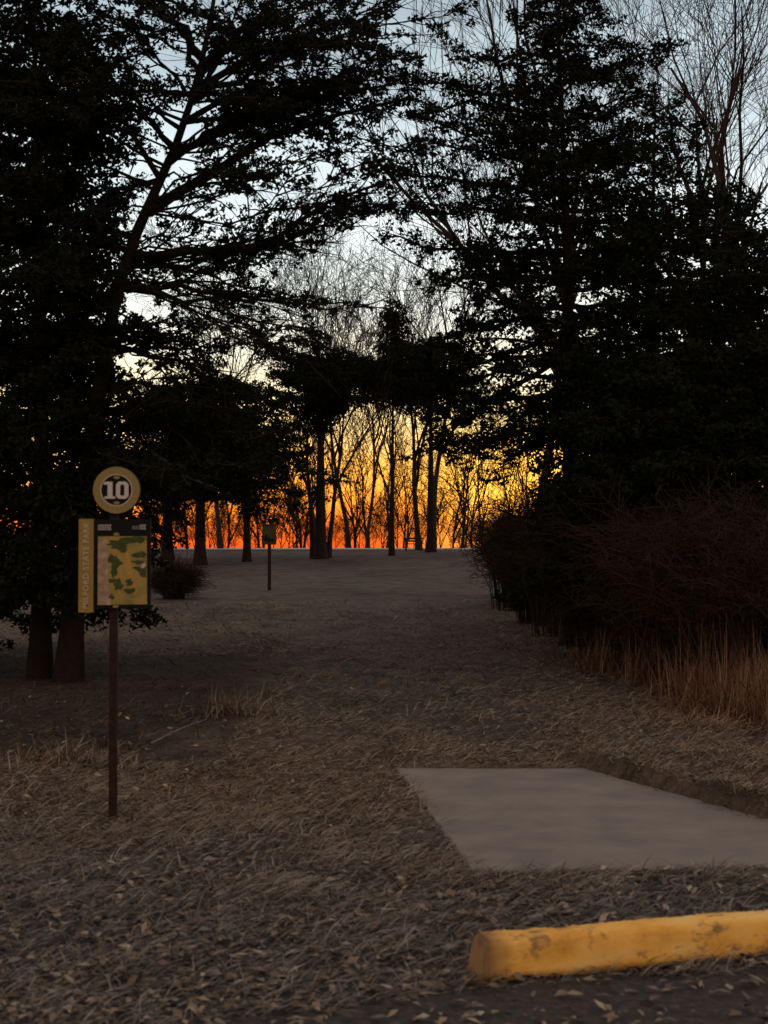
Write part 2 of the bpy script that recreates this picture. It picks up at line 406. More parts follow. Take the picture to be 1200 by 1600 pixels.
def evergreen(name, label, trunk_pts, r0, seed, boughs=(), auto=None, per=12, size=.07, clr=.13, cstep=.15, step=.2, spread=.8, dens=1.0, group=None, flat=.55, cat='tree', bark='bark'):
    """trunk_pts: world points of the stem. boughs: explicit limbs (list of world points, radius, dens). auto: whorls grown round the stem"""
    rg = R(seed); trunk_pts = np.array(trunk_pts, float)
    base = trunk_pts[0].copy(); root = empty(name, base)
    tag(root, label, cat, group)
    tp = polyline(trunk_pts, 18); H = trunk_pts[-1][2] - base[2]
    tt = Tubes(); rad = r0 * np.linspace(1, .10, 18) ** (1.25 if H > 8 else .8); rad[0] *= 1.45; rad[1] *= 1.08
    tp[0][2] -= .15
    tt.add(tp, rad, 10)
    tb = Tubes(); cl = []
    H = trunk_pts[-1][2] - base[2]
    for pts, r_, dn in boughs:
        pl = polyline(pts, 9) + np.r_[np.zeros((1, 3)), rg.normal(0, .04, (8, 3))]
        bough(tb, cl, pl, r_, rg, spread, .28, step, clr, cstep, dens * dn)
    if auto:
        t0, t1, nb, prof, rise, droop, adens = auto
        for k in range(nb):
            t = t0 + (t1 - t0) * (k + rg.random()) / nb
            az = k * 2.399 + rg.normal(0, .35)
            ln = prof(t) * (.7 + .5 * rg.random())
            if ln < .15: continue
            u = t * 17; i_ = min(16, int(u)); p = tp[i_] + (tp[i_ + 1] - tp[i_]) * (u - i_)
            d = np.array([math.cos(az), math.sin(az), 0])
            rz = rise(t) + rg.normal(0, .08)
            e = p + d * ln + np.array([0, 0, ln * rz]); mid = p + d * ln * .5 + np.array([0, 0, ln * (rz * .5 + droop)])
            pl = curve3(p, mid, e, 8) + np.r_[np.zeros((1, 3)), rg.normal(0, .03, (7, 3))]
            bough(tb, cl, pl, .012 + .016 * ln, rg, min(spread, .25 + ln * .35), .18, step, clr, cstep, dens * adens)
    obj('trunk', tt.mesh('trunk', M[bark], base), root)
    tag(obj('limbs', tb.mesh('limbs', M[bark], base), root), kind='stuff')
    fo = obj('crown', foliage_mesh('crown', cl, rg, per, size, base, flat), root); tag(fo, kind='stuff')
    return root

def px_pts(L, Y, dy=None):
    dy = dy if dy is not None else [0] * len(L)
    return [P(x, y, Y + d) for (x, y), d in zip(L, dy)]
def foot(px, Y):
    X = (px - 600) / F * Y * 1.0003
    return np.array([X, Y, float(gz(X, Y))])

# --- the pair of big trees beside the sign
YL = 16.9
t2 = [foot(108, YL)] + px_pts([(122, 850), (150, 640), (185, 430), (232, 320), (282, 215), (318, 90), (345, -60), (360, -200)], YL, [0, 0, .0, .1, .2, .3, .4, .5])
B = []
def bl(L, r_, d1, dn=1.0, Y=YL, d0=0.1):
    n_ = len(L); B.append((px_pts(L, Y, list(np.linspace(d0, d1, n_))), r_, dn))
bl([(232, 332), (300, 292), (420, 215), (560, 165), (640, 150)], .07, .7, .75)
bl([(195, 400), (380, 396), (480, 340), (620, 275)], .06, -.3, .8)
bl([(190, 412), (330, 405), (450, 375), (560, 330)], .04, .9, .5)
bl([(270, 240), (400, 172), (540, 148), (650, 108)], .055, -.6, 1.1)
bl([(262, 255), (380, 185), (480, 175), (580, 180)], .05, 1.2, 1.1)
bl([(300, 150), (420, 80), (560, 22), (660, -10)], .05, .3, .75)
bl([(310, 110), (400, 20), (500, -40)], .045, .9, .7)
bl([(300, 160), (380, 120), (470, 70), (600, 70)], .045, -1.1, .8)
bl([(180, 452), (300, 446), (420, 468), (540, 478)], .04, .8, .45)
bl([(182, 440), (300, 470), (380, 500), (470, 520)], .035, -.7, .35)
bl([(165, 540), (260, 560), (340, 600), (440, 655)], .035, .3, .6)
bl([(155, 600), (250, 640), (350, 690), (430, 700)], .035, -.7, .9)
bl([(150, 640), (250, 660), (340, 730), (400, 790)], .04, .7, 1.1)
bl([(145, 690), (200, 715), (250, 760), (285, 800)], .04, -.2, 1.1)
bl([(140, 720), (180, 760), (220, 810), (240, 860)], .04, .6, 1.0)
bl([(260, 260), (160, 190), (60, 130), (-60, 90)], .022, -.5, 1.2)
bl([(275, 230), (190, 130), (90, 60), (0, 30)], .022, .8, 1.0)
bl([(300, 160), (220, 60), (130, 0), (60, -40)], .022, .2, .9)
bl([(250, 290), (150, 250), (60, 240), (-40, 230)], .022, 1.0, 1.2)
bl([(200, 390), (120, 340), (50, 310), (-40, 300)], .022, -.8, 1.2)
bl([(285, 205), (230, 150), (330, 140), (450, 160)], .022, -1.5, 1.2)
bl([(290, 190), (200, 160), (120, 180), (30, 170)], .022, -1.6, 1.2)
rj = R(6); more = []
for pts_, r_, dn_ in B[:15]:
    for _ in range(3):
        q_ = np.array(pts_); f_ = np.linspace(0, 1, len(q_))[:, None]
        more.append((list(q_ + f_ * rj.normal(0, 1, 3) * np.array([.45, 1.0, .42]) + f_ * rj.normal(0, .12, (len(q_), 3))), .016, .66 * dn_))
B += more
bl([(318, 90), (250, 20), (200, -60)], .04, .6, .9); bl([(310, 120), (360, 60), (420, 20), (520, 0)], .04, .9, .9)
bl([(270, 240), (330, 200), (420, 190), (520, 195)], .04, .3, 1.1); bl([(290, 190), (360, 150), (440, 140), (560, 130)], .04, -.9, 1.2); bl([(250, 280), (200, 200), (120, 150), (40, 120)], .04, -1.0, 1.2)
bl([(300, 150), (340, 90), (400, 50), (480, 45)], .04, .1, .9); bl([(312, 110), (270, 40), (240, -20)], .04, -.6, .9)
def on_stem(y): return np.interp(y, [-60, 90, 215, 320, 430, 640, 850], [345, 318, 282, 232, 185, 150, 122])
for k_, y in enumerate(np.linspace(60, 720, 46)):
    x0 = on_stem(y); left = k_ % 2 == 0
    x1 = rj.uniform(60, 170) if left else x0 + rj.uniform(60, 190); y1 = y + rj.normal(-10, 45) + (.25 * (x1 - x0) if y > 500 and not left else 0)
    bl([(x0, y), ((x0 + x1) / 2, (y + y1) / 2 - rj.uniform(0, 25)), (x1, y1)], .014, rj.choice([-1, 1]) * rj.uniform(.3, 1.5), (.85 if left else .5) + (.5 if y > 400 and left else 0))
evergreen('evergreen_tree', 'broad evergreen with forked limbs reaching over the field, rising right behind the number sign', t2, .14, 11, B,
          auto=(.36, .97, 16, lambda t: 1.9 - 1.2 * abs(t - .5), lambda t: .05, .10, .9), per=20, size=.052, clr=.088, cstep=.12, spread=.86, step=.125, dens=.80)
B = []
YK = 17.3
t1 = [foot(64, YK)] + px_pts([(66, 850), (64, 600), (60, 350), (55, 100), (50, -150)], YK)
for (y0, x1, y1, d1, s_) in [(930, -60, 960, -.8, 1), (880, 115, 945, -.6, 1), (900, 105, 955, .6, 1), (850, 130, 920, .4, 1), (820, 150, 890, 1.0, 1), (800, -80, 900, .5, 1), (780, 160, 860, -.8, 1), (740, -80, 820, -.4, 1), (700, 150, 760, .8, 1), (660, -80, 720, .3, 1), (620, 140, 650, -.5, 1), (580, -80, 600, .6, 1), (540, 130, 560, .5, 1), (500, -80, 500, -.5, 1), (460, 120, 470, .4, 1), (400, -80, 380, .3, 1), (360, 110, 350, -.6, 1), (300, -60, 280, .3, 1), (240, 130, 210, .2, 1), (170, -60, 120, .3, 1), (100, 120, 60, .4, .8), (800, 30, 890, -1.2, 1), (700, 110, 800, -1.4, 1), (600, 40, 700, -1.4, 1.), (500, 130, 560, -1.3, 1), (400, 60, 440, -1.3, 1), (640, 120, 700, 1.4, 1), (520, 60, 560, 1.4, 1), (420, 120, 420, 1.4, 1), (300, 100, 300, 1.3, 1)]:
    bl([(64, y0), ((64 + x1) / 2, (y0 + y1) / 2 - 25), (x1, y1)], .04, d1, s_ * 1.4, YK, 0.0)
evergreen('evergreen_tree', 'dense dark evergreen with low skirts of boughs, outermost beside the number sign', t1, .125, 12, B,
          auto=(.10, .98, 105, lambda t: 1.3 - .45 * t, lambda t: -.12, .08, 1.2), per=34, size=.068, clr=.18, spread=.85, step=.15)
# a pale dead limb hanging under the boughs
dl = empty('dead_limb', P(250, 716, YL + .6)); tag(dl, 'pale dead limb hanging below the boughs beside the number sign', 'limb')
tb = Tubes(); o_ = P(250, 716, YL + .6)
tb.add(polyline(px_pts([(236, 706), (268, 726), (300, 748), (342, 764)], YL + .6), 9), np.linspace(.022, .008, 9), 6)
tb.add(polyline(px_pts([(290, 742), (305, 741), (322, 748)], YL + .6), 5), np.linspace(.008, .003, 5), 4)
obj('branch', tb.mesh('branch', M['dead'], o_), dl)
# an evergreen half out of frame that closes the dark side
tA = [foot(-150, 19.5)] + px_pts([(-150, 600), (-140, 200), (-135, -180)], 19.5)
evergreen('evergreen_tree', 'dense evergreen cut by the edge of the picture beyond the number sign', tA, .16, 13, (),
          auto=(.04, .98, 100, lambda t: 2.9 - 1.5 * t, lambda t: -.08, .06, 1.2), per=28, size=.075, clr=.19, spread=.9)

# --- the tall group on the other side
def cone(px, Y, top, r0, seed, prof, nb, label, lean=0, per=12, size=.08, clr=.15, t0=.10, rise=.12, dens=1.0, spread=.85, boughs=(), name='cedar_tree', step=.2, group=None):
    tpts = [foot(px, Y)] + px_pts([(px + lean * .3, 600 * .7 + .3 * top), (px + lean * .7, .5 * (600 * .4 + .6 * top + top)), (px + lean, top)], Y)
    return evergreen(name, label, tpts, r0, seed, boughs, auto=(t0, .985, nb, prof, lambda t: rise - .25 * (1 - t), .07, dens), per=per, size=size, clr=clr, spread=spread, step=step, group=group)
B = []
for L, r_, d1, dn in [([(870, 300), (800, 290), (700, 285), (580, 268)], .05, -.4, .9), ([(870, 395), (780, 390), (690, 384), (600, 372)], .05, .4, .9),
                      ([(868, 150), (800, 150), (720, 140), (645, 120)], .045, .5, 1), ([(868, 220), (790, 215), (710, 200), (655, 185)], .045, -.5, 1),
                      ([(880, 480), (800, 500), (720, 520), (660, 545)], .05, -.3, .9), ([(880, 560), (800, 600), (730, 650), (690, 690)], .05, .3, 1.1),
                      ([(885, 600), (820, 650), (770, 690), (735, 700)], .05, -.9, 1.1), ([(868, 90), (800, 95), (740, 90), (700, 70)], .04, 0, .9),
                      ([(868, 130), (930, 110), (990, 95), (1045, 72)], .045, .3, 1), ([(890, 650), (840, 690), (800, 710), (790, 745)], .05, .5, 1.1),
                      ([(890, 420), (820, 440), (760, 445), (680, 440)], .05, -1.0, .7), ([(870, 340), (790, 330), (700, 335), (620, 330)], .045, .9, .7), ([(868, 180), (780, 165), (700, 168), (630, 160)], .045, 1.0, .8), ([(875, 260), (790, 245), (720, 230), (660, 225)], .045, -1.1, .9), ([(880, 520), (800, 545), (720, 570), (640, 600)], .05, .8, .8)]:
    bl(L, r_, d1, dn, 22.0, 0)
cone(895, 22.0, -22, .17, 21, lambda t: 2.3 * (1 - t) ** .6 + .25, 112, 'tall pointed cedar whose tip nearly touches the top of the picture', lean=-28, boughs=B, per=27, size=.068, clr=.15, dens=.9, t0=.30, step=.17)
cone(1015, 24.5, 140, .16, 22, lambda t: 2.2 * (1 - t) ** .6 + .25, 84, 'second cedar just behind the tallest pointed one', lean=10, per=26, size=.068, clr=.16, dens=.85, t0=.12)
cone(1120, 20.5, 290, .14, 23, lambda t: 2.3 * (1 - t) ** .55 + .25, 110, 'dark cedar between the pointed one and the edge of the picture', per=26, size=.066, clr=.16, dens=.85, t0=.08)
cone(1225, 18.5, 345, .14, 24, lambda t: 2.2 * (1 - t) ** .5 + .3, 100, 'dark cedar cut by the picture edge above the tall tawny grass', per=26, size=.066, clr=.16, dens=.9, t0=.06)
cone(968, 19.5, 560, .11, 25, lambda t: 1.0 * (1 - t) ** .5 + .25, 80, 'low full cedar in front of the tallest pointed one', per=30, size=.07, clr=.17, dens=1.2, t0=.22)
cone(1060, 18.0, 560, .10, 26, lambda t: 1.7 * (1 - t) ** .5 + .3, 80, 'low full cedar behind the tawny grass', per=30, size=.07, clr=.17, dens=1.2, t0=.24)

# --- evergreens standing out in the field
def field_tree(px, Y, top, r0, seed, prof, nb, label, t0, name='evergreen_tree', **k):
    return cone(px, Y, top, r0, seed, prof, nb, label, per=k.pop('per', 26), size=k.pop('size', .12), clr=k.pop('clr', .32), t0=t0, spread=k.pop('spread', 1.3), step=k.pop('step', .38), name=name, **k)
field_tree(313, 55, 590, .23, 31, lambda t: 3.0 * math.sin(math.pi * min(1, .22 + .72 * t)) + .4, 80, 'thick-trunked evergreen in the field nearest beyond the map sign', .34, rise=.2, dens=.7)
field_tree(386, 57.5, 625, .16, 32, lambda t: 2.1 * math.sin(math.pi * min(1, .2 + .75 * t)) + .3, 50, 'evergreen with a slim dark trunk beyond the small distant board', .46, rise=.25, dens=.65)
field_tree(262, 60, 630, .24, 33, lambda t: 2.6 * math.sin(math.pi * min(1, .3 + .65 * t)) + .3, 60, 'evergreen with its stem half hidden beyond the map sign', .30, rise=.25, dens=.65)
field_tree(501, 59, 565, .25, 34, lambda t: 2.4 * float(sstep(.66, .80, t)) * (1.25 - .5 * t) + .3, 60, 'vine-wrapped stout tree with a dark crown at the field crest', .64, rise=.3, dens=.9)
field_tree(612, 62, 482, .12, 35, lambda t: (3.0 * float(sstep(.58, .63, t) * (1.0 - sstep(.70, .77, t))) + .45), 70, 'evergreen with a narrow spire above a wide dark skirt over the sunset', .58, lean=8, rise=.3, dens=.9)
field_tree(673, 67, 545, .22, 36, lambda t: 2.6 * float(sstep(.62, .74, t)) * (1.3 - .6 * t) + .2, 60, 'straight dark trunk with an evergreen crown standing before the sunset', .62, rise=.3, dens=.9)

# ---------------------------------------------------------------- leafless trees
def bare_mesh(seed, H, r0, forks=3, first=.22, spread=.55, levels=5, kids=(6, 5, 5, 4), up=.25, twig_r=.008, k_first=7):
    """returns (trunk mesh, branches mesh) round the origin"""
    rg = R(seed); tk = Tubes(); tb = Tubes()
    def grow(p, d, ln, r, lev):
        n_ = 9 if lev == 0 else (6 if lev < 3 else 4)
        pts = [p]; dd = d.copy()
        for i in range(n_ - 1):
            dd = dd + rg.normal(0, .15 if lev > 1 else (.11 if lev else .05), 3) + np.array([0, 0, up * (.12 if lev else .06)])
            dd /= np.linalg.norm(dd); pts.append(pts[-1] + dd * ln / (n_ - 1))
        pts = np.array(pts); end = r * (.10 if lev == 0 else (.30 if lev == 1 else .3))
        rad = np.linspace(r, max(twig_r * .5, end), n_)
        if lev == 0: rad[0] *= 1.4; tk.add(pts, rad, 9)
        else: tb.add(pts, np.maximum(rad, twig_r * .6), 6 if lev == 1 else (4 if lev == 2 else 3))
        if lev >= levels - 1: return
        nk = k_first if lev == 0 else kids[lev]
        for j in range(nk):
            t = (first + (1 - first) * (j + rg.random()) / nk) if lev == 0 else (.18 + .82 * (j + rg.random()) / nk)
            u = t * (n_ - 1); i_ = min(n_ - 2, int(u)); q_ = pts[i_] + (pts[i_ + 1] - pts[i_]) * (u - i_)
            ax_ = pts[i_ + 1] - pts[i_]; ax_ /= np.linalg.norm(ax_)
            sd = np.cross(ax_, rg.normal(size=3)); sd /= np.linalg.norm(sd)
            a = spread * (.75 + .6 * rg.random())
            nd = ax_ * math.cos(a) + sd * math.sin(a); nd[2] += up * .35; nd /= np.linalg.norm(nd)
            rr_ = np.interp(u, np.arange(n_), rad)
            grow(q_, nd, ln * (.62 - .22 * t * (lev == 0)) * (.7 + .5 * rg.random()), max(twig_r, (rr_ * .7 + r * .08) if lev == 0 else rr_ * .5), lev + 1)
    grow(np.array([0, 0, -.2]), np.array([rg.normal(0, .03), rg.normal(0, .03), 1.]), H * .72, r0, 0)
    return tk.mesh('trunk', M['bark2']), tb.mesh('branches', M['twig'])
def put_bare(meshes, name, label, loc, rz, s=1.0, group=None):
    root = empty(name, loc, rz); root.scale = (s, s, s)
    tag(root, label, 'tree', group)
    obj('trunk', meshes[0], root); tag(obj('branches', meshes[1], root), kind='stuff')
    return root

VAR = [bare_mesh(100 + i, 11, .10, first=.15, spread=.5, kids=(7, 5, 4, 4), k_first=8, twig_r=.016, levels=4) for i in range(6)]
SHR = [bare_mesh(140 + i, 6, .05, first=.03, spread=.6, kids=(6, 6, 5, 4), k_first=11, twig_r=.016, up=.4, levels=4) for i in range(3)]
rg = R(77)
# the wood beyond the crest
far = []
for row, (Y, sp, s0) in enumerate([(98, 3.4, .85), (114, 3.2, 1.0), (134, 3.6, 1.2)]):
    xw = .29 * Y
    for X in np.arange(-xw, xw, sp):
        px = 600 + X / Y * F
        if not (215 < px < 880): continue
        far.append((X + rg.normal(0, .7), Y + rg.normal(0, 3), s0 * (.85 + .35 * rg.random())))
for k, (X, Y, s) in enumerate(far):
    v = VAR[k % 6]
    put_bare(v, 'bare_tree', 'leafless tree of the far wood, thin dark branches against the orange sunset', (X, Y, float(gz(X, Y))), rg.random() * 6.28, s, 'leafless trees of the far wood')
for k in range(64):
    Y = 88 + 10 * rg.random(); X = -.185 * Y + .31 * Y * (k + rg.random()) / 64
    put_bare(SHR[k % 3], 'bare_shrub', 'leafless shrub of the undergrowth below the far wood', (X, Y, float(gz(X, Y)) - .1), rg.random() * 6.28, .38 + .45 * rg.random() ** 2, 'shrubs below the far wood')

# single leafless trees in the field, each one told apart
def field_bare(px, Y, H, r0, seed, label, lean=0, **k):
    ms = bare_mesh(seed, H, r0, **k)
    r_ = put_bare(ms, 'bare_tree', label, foot(px, Y), 0); r_.rotation_euler[1] = lean; return r_
field_bare(655, 72, 13, .16, 201, 'leafless tree forking low, close beside the straight dark trunk', lean=-.05, first=.22, spread=.42, kids=(7, 5, 5, 4), k_first=7, up=.5, twig_r=.012)
field_bare(677, 78, 22, .16, 202, 'tallest leafless tree, its fan of branches filling the gap between the evergreens', first=.30, spread=.48, kids=(8, 6, 5, 4), k_first=11, up=.25, twig_r=.013)
field_bare(574, 78, 13, .11, 203, 'slim leafless tree between the stout vine-wrapped tree and the sunset glow', first=.3, spread=.42, kids=(7, 5, 5, 4), k_first=7, up=.4, twig_r=.012)
field_bare(606, 80, 12, .12, 204, 'leafless tree with a steep fork in the middle of the sunset opening', first=.25, spread=.40, kids=(7, 5, 5, 4), k_first=7, up=.4, twig_r=.012)
field_bare(722, 84, 10, .10, 205, 'leafless spreading tree in front of the brightest yellow glow', first=.15, spread=.75, kids=(7, 6, 5, 4), k_first=11, up=.15, twig_r=.011)
field_bare(489, 59.5, 9, .13, 206, 'leafless tree leaning away from the stout vine-wrapped trunk', lean=-.13, first=.3, spread=.5, kids=(6, 5, 5, 4), k_first=7, up=.3, twig_r=.012)
field_bare(513, 60, 10, .12, 207, 'leafless sapling close beside the stout vine-wrapped trunk', lean=.06, first=.3, spread=.4, kids=(6, 5, 5, 4), k_first=7, up=.4, twig_r=.012)
field_bare(345, 76, 17, .14, 208, 'leafless tree whose twigs rise over the low evergreens beyond the map sign', first=.3, spread=.6, kids=(7, 6, 5, 4), k_first=12, up=.2, twig_r=.014)
field_bare(545, 86, 19, .14, 209, 'tall leafless tree showing its twigs above the stout vine-wrapped tree', first=.35, spread=.55, kids=(7, 6, 5, 4), k_first=12, up=.25, twig_r=.014)
# tall leafless trees behind the cedars
for px, Y, H, sd, lb, ln_ in [(1000, 33, 17.5, 211, 'tall leafless tree rising behind the pointed cedar', -.03), (1105, 31, 16.5, 212, 'tall leafless tree with dark forked limbs above the cedars by the picture edge', .03), (1235, 35, 17, 213, 'tall leafless tree cut by the picture edge, high above the cedars', -.05)]:
    field_bare(px, Y, H, .17, sd, lb, lean=ln_, first=.34, spread=.46, kids=(6, 6, 5, 3), k_first=9, up=.32, twig_r=.008)
field_bare(830, 46, 18, .17, 214, 'tall leafless tree whose fine twigs show between the pointed cedar and the forked evergreen', first=.45, spread=.62, kids=(6, 6, 5, 3), k_first=10, up=.18, twig_r=.009)

# ---------------------------------------------------------------- bramble thicket and small dark bush
def bramble_mesh(seed, H, W, n):
    rg = R(seed); tb = Tubes()
    for _ in range(n):
        a = rg.random() * 6.28; r_ = W * math.sqrt(rg.random()) * .6
        p = np.array([r_ * math.cos(a), r_ * math.sin(a), -.05])
        a2 = a + rg.normal(0, .8); h = H * (.55 + .5 * rg.random()); out_ = W * (.25 + .55 * rg.random())
        e = p + np.array([math.cos(a2) * out_, math.sin(a2) * out_, h * (.55 + .4 * rg.random())])
        m_ = p + np.array([math.cos(a2) * out_ * .25, math.sin(a2) * out_ * .25, h])
        c = curve3(p, m_, e, 7); tb.add(c, np.linspace(.011, .004, 7), 3)
        for _k in range(9):
            i_ = rg.integers(1, 6); q_ = c[i_]; d = rg.normal(size=3); d[2] = abs(d[2]) * .7; d /= np.linalg.norm(d)
            l_ = .25 + .5 * rg.random(); s_ = curve3(q_, q_ + d * l_ * .5 + (0, 0, .05), q_ + d * l_ + (0, 0, rg.normal(0, .08)), 4)
            tb.add(s_, np.linspace(.006, .003, 4), 3)
            for _j in range(3):
                d2 = d + rg.normal(0, .7, 3); d2 /= np.linalg.norm(d2); q2 = s_[rg.integers(1, 4)]
                tb.add(np.array([q2, q2 + d2 * .12, q2 + d2 * .25 + (0, 0, -.02)]), np.array([.0045, .0035, .0025]), 3)
    return tb.mesh('stems', M['bramble'])
BR = [bramble_mesh(300 + i, 2.6, 1.6, 210) for i in range(3)]
rg = R(31)
spots = [(842, 36), (835, 31), (905, 33), (880, 27), (965, 29), (925, 24), (1000, 25.5), (975, 21), (1060, 22), (1040, 18.5), (1120, 19.5), (1110, 16.6), (1185, 17.5), (1200, 15.2), (1245, 16)]
for k, (px, Y) in enumerate(spots):
    X = (px - 600) / F * Y
    root = empty('bramble_bush', (X, Y, float(gz(X, Y))), rg.random() * 6.28); s = .85 + .2 * rg.random(); root.scale = (s, s, s * (1.0 if Y > 22 else .85))
    tag(root, 'tangled leafless bramble bush of the dark thicket under the cedars', 'bush', 'bramble bushes of the thicket')
    tag(obj('stems', BR[k % 3], root), kind='stuff')
sb = bramble_mesh(350, .72, .42, 130)
X, Y = (272 - 600) / F * 36, 36
root = empty('small_bush', (X, Y, float(gz(X, Y)))); tag(root, 'small dark rounded bush standing alone beyond the map sign', 'bush'); tag(obj('stems', sb, root), kind='stuff')

# ---------------------------------------------------------------- grass
def blades(n, XY, ln, wd, lean, rng_, cols, az=None, zoff=0.0):
    """curved two-segment blades; lean in radians from upright"""
    X, Y = XY[:, 0], XY[:, 1]; Z = gz(X, Y) + zoff
    az = rng_.random(n) * 6.283 if az is None else az
    h = np.stack([np.cos(az), np.sin(az), np.zeros(n)], 1); w = np.stack([-np.sin(az), np.cos(az), np.zeros(n)], 1)
    up = np.array([0, 0, 1.0])
    p = np.stack([X, Y, Z - .004], 1)
    l = ln[:, None]; a = lean[:, None]
    m_ = p + (h * np.sin(a * .86) + up * np.cos(a * .86)) * l * .5
    e = m_ + (h * np.sin(np.minimum(a * 1.12, 1.62)) + up * np.cos(np.minimum(a * 1.12, 1.62))) * l * .5
    wd = wd[:, None]
    tw = w * np.cos(.5) + up * np.sin(.5)
    V = np.stack([p - w * wd, p + w * wd, m_ - tw * wd * .8, m_ + tw * wd * .8, e], 1).reshape(-1, 3)
    b = np.arange(n)[:, None] * 5
    lf = np.concatenate([b + np.array([0, 1, 3, 2]), b + np.array([2, 3, 4])], 1).reshape(-1)
    return V, lf, np.tile([4, 3], n), np.repeat(cols, 5, 0)
PAL = np.array([(.25, .180, .125), (.19, .135, .092), (.32, .240, .170), (.12, .084, .060), (.38, .31, .24), (.16, .135, .115), (.07, .050, .038)])
def pick(n, rng_, w):
    c = PAL[rng_.choice(len(PAL), n, p=np.array(w) / sum(w))] * (.75 + .5 * rng_.random((n, 1)))
    return np.concatenate([c, np.ones((n, 1))], 1)
def pad_inside(X, Y): return np.minimum.reduce([-edge_d(PAD[i], PAD[(i + 1) % 4], X, Y) for i in range(4)])
rg = R(5)
N_ = 330000
u = rg.random(N_); Y0, Y1 = 4.6, 34.0
Yb = 1 / (1 / Y0 + u * (1 / Y1 - 1 / Y0)); Yb = Yb ** 1.0
Xb = (rg.random(N_) * 2 - 1) * (.285 * Yb + .3)
# clumpy cover
cn = np.sin(Xb * 2.3 + 1.3 * np.sin(Yb * 1.9)) * np.sin(Yb * 2.9 + np.sin(Xb * 3.1)) + .6 * np.sin(Xb * 7.1 + Yb * 3.3) * np.sin(Yb * 6.3 - Xb * 2.2)
ins = pad_inside(Xb, Yb)
asp = Yb - asphalt_edge(Xb)
patht = np.abs(Xb - (.35 - .012 * (Yb - 10))) / (.055 * Yb + .35)
verge = 1 - sstep(6.0, 7.8, Yb + .3 * cn)
keep = (ins < .02) & (asp > -.02) & (rg.random(N_) < (.35 + .35 * np.clip(cn + .6, 0, 1.2)) * (1 - .55 * verge) * (1 - .45 * (patht < 1) * sstep(9.5, 13, Yb)))
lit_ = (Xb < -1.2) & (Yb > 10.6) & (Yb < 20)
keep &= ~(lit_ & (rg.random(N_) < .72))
Xb, Yb, cn, lit_ = Xb[keep], Yb[keep], cn[keep], lit_[keep]; n = len(Xb)
ln = (.035 + .10 * rg.random(n) ** 1.6) * (1 + .35 * np.clip(cn, 0, 1)) * (1 + .02 * Yb)
lean = np.clip(rg.normal(1.28, .22, n), .4, 1.52)
az = np.where(rg.random(n) < .7, rg.normal(0, .5, n) + math.pi * (rg.random(n) < .5), rg.random(n) * 6.283)
wd = (.0011 + .0013 * rg.random(n)) * (1 + .07 * Yb)
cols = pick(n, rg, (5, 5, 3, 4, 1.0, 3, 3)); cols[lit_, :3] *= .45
gf = (.45 * (1 - sstep(5.8, 9.2, Yb + .8 * cn)))[:, None]; cols[:, :3] = cols[:, :3] * (1 - gf) + cols[:, :3].mean(1, keepdims=True) * gf
V, lf, sz, cc = blades(n, np.stack([Xb, Yb], 1), ln, wd, lean, rg, cols, az)
tag(obj('dry_grass', mesh_np('dry_grass', V, lf, sz, M['grass'], colors=cc)), 'short flattened straw-coloured winter grass over the ground', 'grass', kind='stuff')

# leaf litter and crumbs
N_ = 9000; u = rg.random(N_); Yb = 1 / (1 / 4.3 + u * (1 / 16. - 1 / 4.3)); Xb = (rg.random(N_) * 2 - 1) * (.285 * Yb + .3)
asp = Yb - asphalt_edge(Xb); ins = pad_inside(Xb, Yb)
k_ = (ins < -.0) & ((asp > 0) | (rg.random(N_) < .35)) & ~((Yb > 7) & (rg.random(N_) < .5)); Xb, Yb = Xb[k_], Yb[k_]; n = len(Xb)
az = rg.random(n) * 6.28; s = .012 + .022 * rg.random(n); zz = np.maximum(gz(Xb, Yb), .006) + .008 + .012 * rg.random(n)
h = np.stack([np.cos(az), np.sin(az), rg.normal(0, .25, n)], 1); w = np.stack([-np.sin(az), np.cos(az), rg.normal(0, .3, n)], 1)
p = np.stack([Xb, Yb, zz], 1); s = s[:, None]
V = np.stack([p - h * s, p - w * s * .45 + (0, 0, .004), p + h * s * 1.1, p + w * s * .45 + (0, 0, .004)], 1).reshape(-1, 3)
cc = np.repeat(pick(n, rg, (3, 4, 2, 4, .6, 4, 3)), 4, 0)
tag(obj('fallen_leaves', mesh_np('fallen_leaves', V, np.arange(4 * n), np.full(n, 4), M['leaf'], colors=cc)), 'brown leaf litter strewn on the verge and asphalt', 'leaves', kind='stuff')

